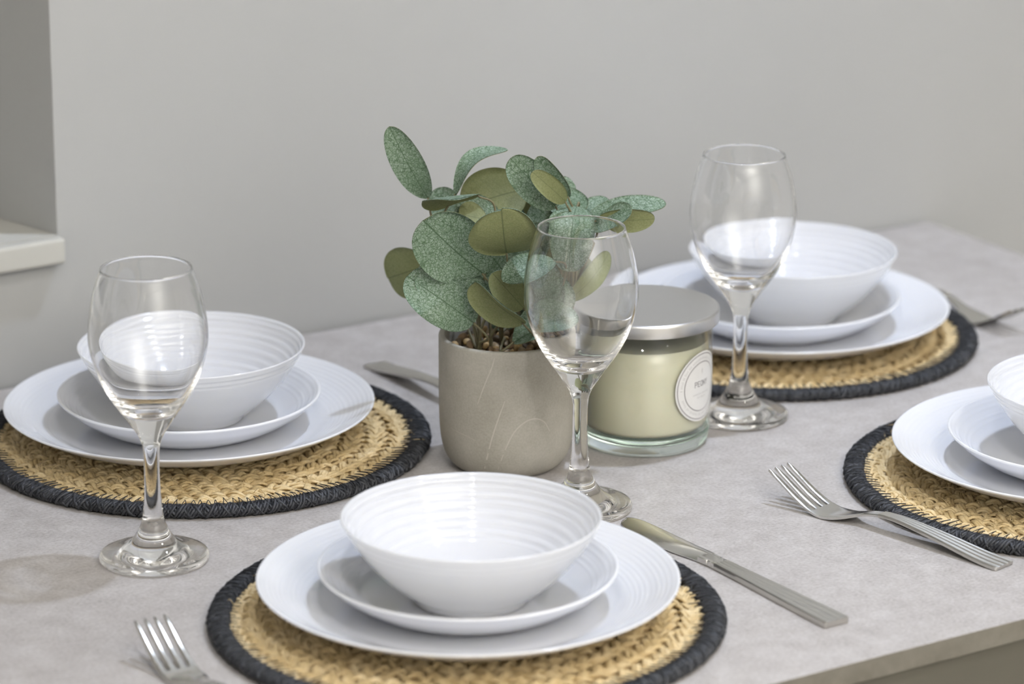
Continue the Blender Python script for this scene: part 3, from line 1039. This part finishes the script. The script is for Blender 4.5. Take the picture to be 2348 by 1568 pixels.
# gravel
protos = []
for i in range(6):
    bm = bmesh.new()
    bmesh.ops.create_icosphere(bm, subdivisions=2, radius=1.0)
    rg = np.random.default_rng(40 + i)
    ax = rg.normal(size=(5, 3))
    for vtx in bm.verts:
        d = np.array(vtx.co)
        k = 1 + sum(0.11 * math.sin(2.0 * float(d @ a) + j) for j, a in enumerate(ax)) / 1.6
        vtx.co = Vector(d * k)
    me = bpy.data.meshes.new('pebble')
    bm.to_mesh(me)
    bm.free()
    me.polygons.foreach_set('use_smooth', [True] * len(me.polygons))
    me.materials.append(M['pebble%d' % (i % 4)])
    protos.append(me)
placed = []
rg = np.random.default_rng(11)
tries = 0
while len(placed) < 150 and tries < 6000:
    tries += 1
    layer = 0 if len(placed) < 85 else 1
    r = 0.0395 * math.sqrt(rg.uniform()) if layer == 0 else 0.039 * math.sqrt(rg.uniform())
    a = rg.uniform(0, 6.283)
    sz = rg.uniform(0.0024, 0.0046)
    x, y = r * math.cos(a), r * math.sin(a)
    z = 0.0860 if layer == 0 else 0.0905
    if any((x - q[0]) ** 2 + (y - q[1]) ** 2 + (z - q[2]) ** 2 < (0.82 * (sz + q[3])) ** 2 for q in placed):
        continue
    placed.append((x, y, z, sz))
    o = bpy.data.objects.new('pebble', protos[int(rg.integers(0, 6))])
    COL.objects.link(o)
    o.parent = plant
    o.location = (x, y, z)
    o.rotation_euler = tuple(rg.uniform(0, 6.28, 3))
    o.scale = (sz * rg.uniform(0.95, 1.3), sz * rg.uniform(0.8, 1.05), sz * rg.uniform(0.65, 0.9))

# leaves: (stem, base, tip, face direction, width, which side shows, slender?, fold, bend), relative to the pot centre
LEAVES = [
    (0, (-0.0559, 0.0200, 0.1906), (-0.0821, 0.0000, 0.2461), (-0.20, -0.90, 0.40), 0.023, 0, 1, 0.15, 0.006),
    (0, (-0.0370, 0.0000, 0.1985), (-0.0037, 0.0200, 0.2318), (-0.45, -0.45, 0.77), 0.017, 0, 1, 0.20, 0.012),
    (0, (-0.0457, 0.0300, 0.1699), (-0.0458, 0.0400, 0.1939), (0.00, -0.98, 0.20), 0.022, 0, 1, 0.10, 0.000),
    (0, (-0.0197, -0.0100, 0.2012), (-0.0593, -0.0200, 0.1981), (0.00, -0.42, -0.91), 0.036, 1, 0, 0.25, 0.000),
    (3, (0.0134, 0.0300, 0.1951), (-0.0318, 0.0200, 0.1845), (0.00, -0.91, 0.42), 0.042, 1, 0, 0.20, 0.006),
    (2, (-0.0039, 0.0100, 0.1777), (-0.0368, 0.0000, 0.1845), (0.00, -0.87, 0.49), 0.032, 0, 0, 0.10, 0.000),
    (3, (0.0154, 0.0300, 0.1700), (-0.0108, 0.0300, 0.1809), (0.00, -0.95, 0.32), 0.036, 0, 0, 0.10, 0.000),
    (1, (-0.0137, 0.0000, 0.1807), (-0.0339, -0.0050, 0.1865), (0.00, -0.60, 0.80), 0.024, 1, 0, 0.10, 0.000),
    (0, (-0.0165, -0.0350, 0.1508), (-0.0572, -0.0550, 0.1938), (-0.22, -0.95, 0.20), 0.049, 0, 0, 0.12, 0.004),
    (2, (-0.0001, -0.0450, 0.1686), (-0.0036, -0.0800, 0.2064), (0.00, -0.94, -0.35), 0.049, 1, 0, 0.10, 0.006),
    (0, (-0.0558, 0.0450, 0.1351), (-0.0873, 0.0600, 0.1195), (-0.10, -0.98, 0.20), 0.038, 1, 0, 0.10, 0.003),
    (1, (-0.0123, -0.0300, 0.1293), (-0.0626, -0.0420, 0.1537), (-0.10, -0.94, 0.31), 0.034, 0, 0, 0.15, 0.004),
    (0, (-0.0226, -0.0350, 0.1148), (-0.0680, -0.0450, 0.1514), (-0.20, -0.87, 0.46), 0.036, 0, 0, 0.20, 0.008),
    (2, (-0.0001, -0.0100, 0.1426), (-0.0172, -0.0200, 0.1678), (0.00, -0.98, 0.21), 0.034, 0, 0, 0.10, 0.000),
    (3, (0.0129, 0.0000, 0.1365), (0.0030, 0.0000, 0.1629), (0.00, -0.98, 0.21), 0.034, 0, 0, 0.10, 0.000),
    (3, (0.0116, -0.0450, 0.1179), (-0.0229, -0.0620, 0.1508), (-0.40, -0.75, -0.52), 0.030, 1, 0, 0.50, 0.004),
    (3, (0.0122, -0.0300, 0.1242), (-0.0091, -0.0450, 0.1534), (0.52, -0.75, -0.40), 0.022, 1, 0, 0.30, 0.004),
    (5, (0.0323, -0.0300, 0.1593), (-0.0018, -0.0600, 0.1540), (0.00, -0.60, 0.80), 0.024, 0, 1, 0.25, 0.004),
    (2, (0.0043, -0.0400, 0.1023), (0.0490, -0.0300, 0.1205), (0.00, -0.51, 0.86), 0.032, 0, 1, 0.50, 0.006),
    (5, (0.0349, 0.0000, 0.1897), (0.0029, -0.0100, 0.2271), (-0.10, -0.95, 0.30), 0.026, 0, 0, 0.10, 0.004),
    (6, (0.0414, -0.0120, 0.1968), (0.0189, -0.0300, 0.2223), (-0.33, -0.77, 0.55), 0.015, 1, 0, 0.10, 0.004),
    (6, (0.0434, 0.0000, 0.1971), (0.0211, -0.0120, 0.2283), (-0.50, -0.70, 0.50), 0.016, 0, 0, 0.15, 0.003),
    (4, (0.0349, 0.0300, 0.1913), (0.0467, 0.0350, 0.1996), (0.00, -0.91, 0.41), 0.016, 0, 0, 0.10, 0.000),
    (6, (0.0554, 0.0100, 0.1852), (0.0327, 0.0300, 0.1900), (0.00, -0.60, 0.80), 0.026, 0, 0, 0.10, 0.000),
    (6, (0.0490, 0.0000, 0.1904), (0.0427, -0.0300, 0.1555), (-0.10, -0.95, 0.30), 0.034, 0, 0, 0.15, 0.016),
    (6, (0.0546, 0.0000, 0.1815), (0.1117, 0.0000, 0.1943), (0.00, -0.51, 0.86), 0.020, 0, 1, 0.10, 0.004),
    (6, (0.0642, -0.0100, 0.1849), (0.1037, -0.0120, 0.1839), (0.00, -0.98, -0.17), 0.018, 1, 1, 0.10, 0.003),
    (6, (0.0550, 0.0200, 0.1799), (0.0732, 0.0300, 0.1869), (0.00, -0.53, 0.85), 0.020, 0, 0, 0.10, 0.000),
    (6, (0.0581, -0.0100, 0.1772), (0.0871, -0.0200, 0.1946), (0.00, -0.57, 0.82), 0.020, 0, 1, 0.10, 0.000),
    (6, (0.0415, 0.0000, 0.1188), (0.0767, 0.0200, 0.1516), (0.31, -0.93, 0.21), 0.017, 1, 1, 0.10, 0.008),
    (4, (0.0311, 0.0200, 0.1145), (0.0579, 0.0300, 0.1454), (0.21, -0.93, 0.31), 0.032, 1, 0, 0.10, 0.004),
    (4, (0.0340, 0.0200, 0.1728), (0.0184, 0.0200, 0.1869), (0.00, -0.95, 0.32), 0.030, 0, 0, 0.10, 0.000),
    (4, (0.0247, 0.0400, 0.1831), (0.0098, 0.0400, 0.1857), (0.00, -0.89, 0.45), 0.016, 1, 0, 0.10, 0.000),
    (4, (0.0176, 0.0300, 0.1722), (0.0125, 0.0300, 0.1861), (0.00, -0.95, 0.32), 0.006, 1, 1, 0.10, 0.000),
    (4, (0.0256, 0.0100, 0.1472), (0.0085, 0.0000, 0.1725), (0.10, -0.94, 0.31), 0.036, 0, 0, 0.10, 0.000),
    (5, (0.0291, 0.0050, 0.1189), (0.0215, 0.0100, 0.1639), (0.10, -0.97, 0.20), 0.040, 1, 0, 0.10, 0.000),
    (2, (-0.0007, 0.0200, 0.1151), (-0.0164, 0.0300, 0.1349), (0.00, -0.95, 0.32), 0.040, 0, 0, 0.10, 0.000),
    (4, (0.0195, 0.0300, 0.1415), (-0.0039, 0.0300, 0.1544), (0.00, -0.89, 0.45), 0.040, 0, 0, 0.10, 0.000),
    (5, (0.0296, -0.0120, 0.1092), (0.0183, -0.0220, 0.1576), (0.15, -0.97, 0.20), 0.032, 0, 0, 0.12, 0.003),
    (6, (0.0396, -0.0060, 0.1084), (0.0307, -0.0140, 0.1413), (0.31, -0.93, 0.21), 0.026, 0, 0, 0.12, 0.002),
    (3, (0.0102, 0.0200, 0.0988), (-0.0070, 0.0300, 0.1121), (0.00, -0.89, 0.45), 0.034, 0, 0, 0.10, 0.000),
]
STEM_ROOTS = [ (-0.0185, -0.0200), (-0.0105, -0.0120), (-0.0038, 0.0000), (0.0080, 0.0100), (0.0261, 0.0150), (0.0322, 0.0000), (0.0417, 0.0100) ]


def leaf_mesh(base, tip, nrm, width, side, slender, fold, bend, seed):
    rg = random.Random(seed)
    B, T = np.array(base), np.array(tip)
    A = T - B
    L = np.linalg.norm(A)
    A /= L
    nrm = np.array(nrm) - np.dot(nrm, A) * A
    nrm /= np.linalg.norm(nrm)
    S = np.cross(A, nrm)
    na, nc = 26, 8
    pts, uvs = [], []
    tw = rg.uniform(-0.18, 0.18)
    for i in range(na + 1):
        s = 0.5 - 0.5 * math.cos(math.pi * i / na)
        if slender:
            w = (s ** 0.62) * ((1 - s) ** 0.48) / 0.468 if 0 < s < 1 else 0.0
        else:
            w = (s ** 0.50) * ((1 - s) ** 0.40) / 0.536 if 0 < s < 1 else 0.0
        w = max(w, 0.05 if i == 0 else (0.02 if i == na else 0.0)) * width / 2
        c = B + A * L * s + nrm * bend * math.sin(math.pi * s) + nrm * (-bend * 0.6 * s * s)
        ang = tw * (s - 0.4)
        Sd = S * math.cos(ang) + nrm * math.sin(ang)
        Nd = nrm * math.cos(ang) - S * math.sin(ang)
        for k in range(nc + 1):
            t = -1 + 2 * k / nc
            wav = 0.03 * width * math.sin(7 * s + 3 * seed + (0 if t < 0 else 1.7)) * t * t
            pts.append(c + Sd * w * t + Nd * (fold * w * (abs(t) ** 1.4 - 0.35) + wav))
            uvs.append((s, 0.5 + 0.5 * t * w / (width / 2)))
    n = len(pts)
    P = np.array(pts)
    under = P - nrm * 0.00045
    verts = list(map(tuple, P)) + list(map(tuple, under))
    faces, fm = [], []
    W_ = nc + 1
    a_, b_ = (1, 0) if side else (0, 1)      # side 0: the frosted face shows
    for i in range(na):
        for k in range(nc):
            q = (i * W_ + k, i * W_ + k + 1, (i + 1) * W_ + k + 1, (i + 1) * W_ + k)
            faces.append(tuple(reversed(q))); fm.append(a_)
            faces.append(tuple(n + j for j in q)); fm.append(b_)
    rim = [(i * W_, (i + 1) * W_) for i in range(na)] + [((i + 1) * W_ + nc, i * W_ + nc) for i in range(na)] + [(k + 1, k) for k in range(nc)] + [(na * W_ + k, na * W_ + k + 1) for k in range(nc)]
    for p, q in rim:
        faces.append((p, q, n + q, n + p)); fm.append(b_)
    return verts, faces, uvs + uvs, fm


stem_objs = []
for i, (sx, sy) in enumerate(STEM_ROOTS):
    verts, faces = [], []
    mine = [lf for lf in LEAVES if lf[0] == i]
    root = np.array((sx, sy, 0.084))
    if not mine:
        tube(verts, faces, spline([tuple(root), (sx, sy + 0.002, 0.10)], 4), 0.0012, 6)
    zmax = max([lf[1][2] for lf in mine] + [0.11])
    for lf in mine:
        b0 = np.array(lf[1])
        ax = np.array(lf[2]) - b0
        ax /= np.linalg.norm(ax)
        h = b0[2] - root[2]
        way1 = root + np.array((0.25 * (b0[0] - sx), 0.25 * (b0[1] - sy), max(0.35 * h, 0.012)))
        way2 = b0 - ax * min(0.012, 0.3 * abs(h) + 0.004) + np.array((0, 0, -0.25 * max(h, 0.0) * 0.5))
        pts = spline([tuple(root), tuple(way1), tuple(way2), tuple(b0 + ax * 0.001)], 7)
        tube(verts, faces, pts, np.linspace(0.0013, 0.0007, len(pts)), 6)
    so = mesh_object('stem', verts, faces, M['stem'], plant)
    stem_objs.append(so)
for j, (si, b0, t0, nr, w, sd, kind, fo, be) in enumerate(LEAVES):
    v_, f_, uv_, fm = leaf_mesh(b0, t0, nr, w, sd, kind, fo, be, j)
    mesh_object('leaf', v_, f_, None, stem_objs[si], uvs=uv_, mats=[M['leaf_top'], M['leaf_under']], face_mats=fm)
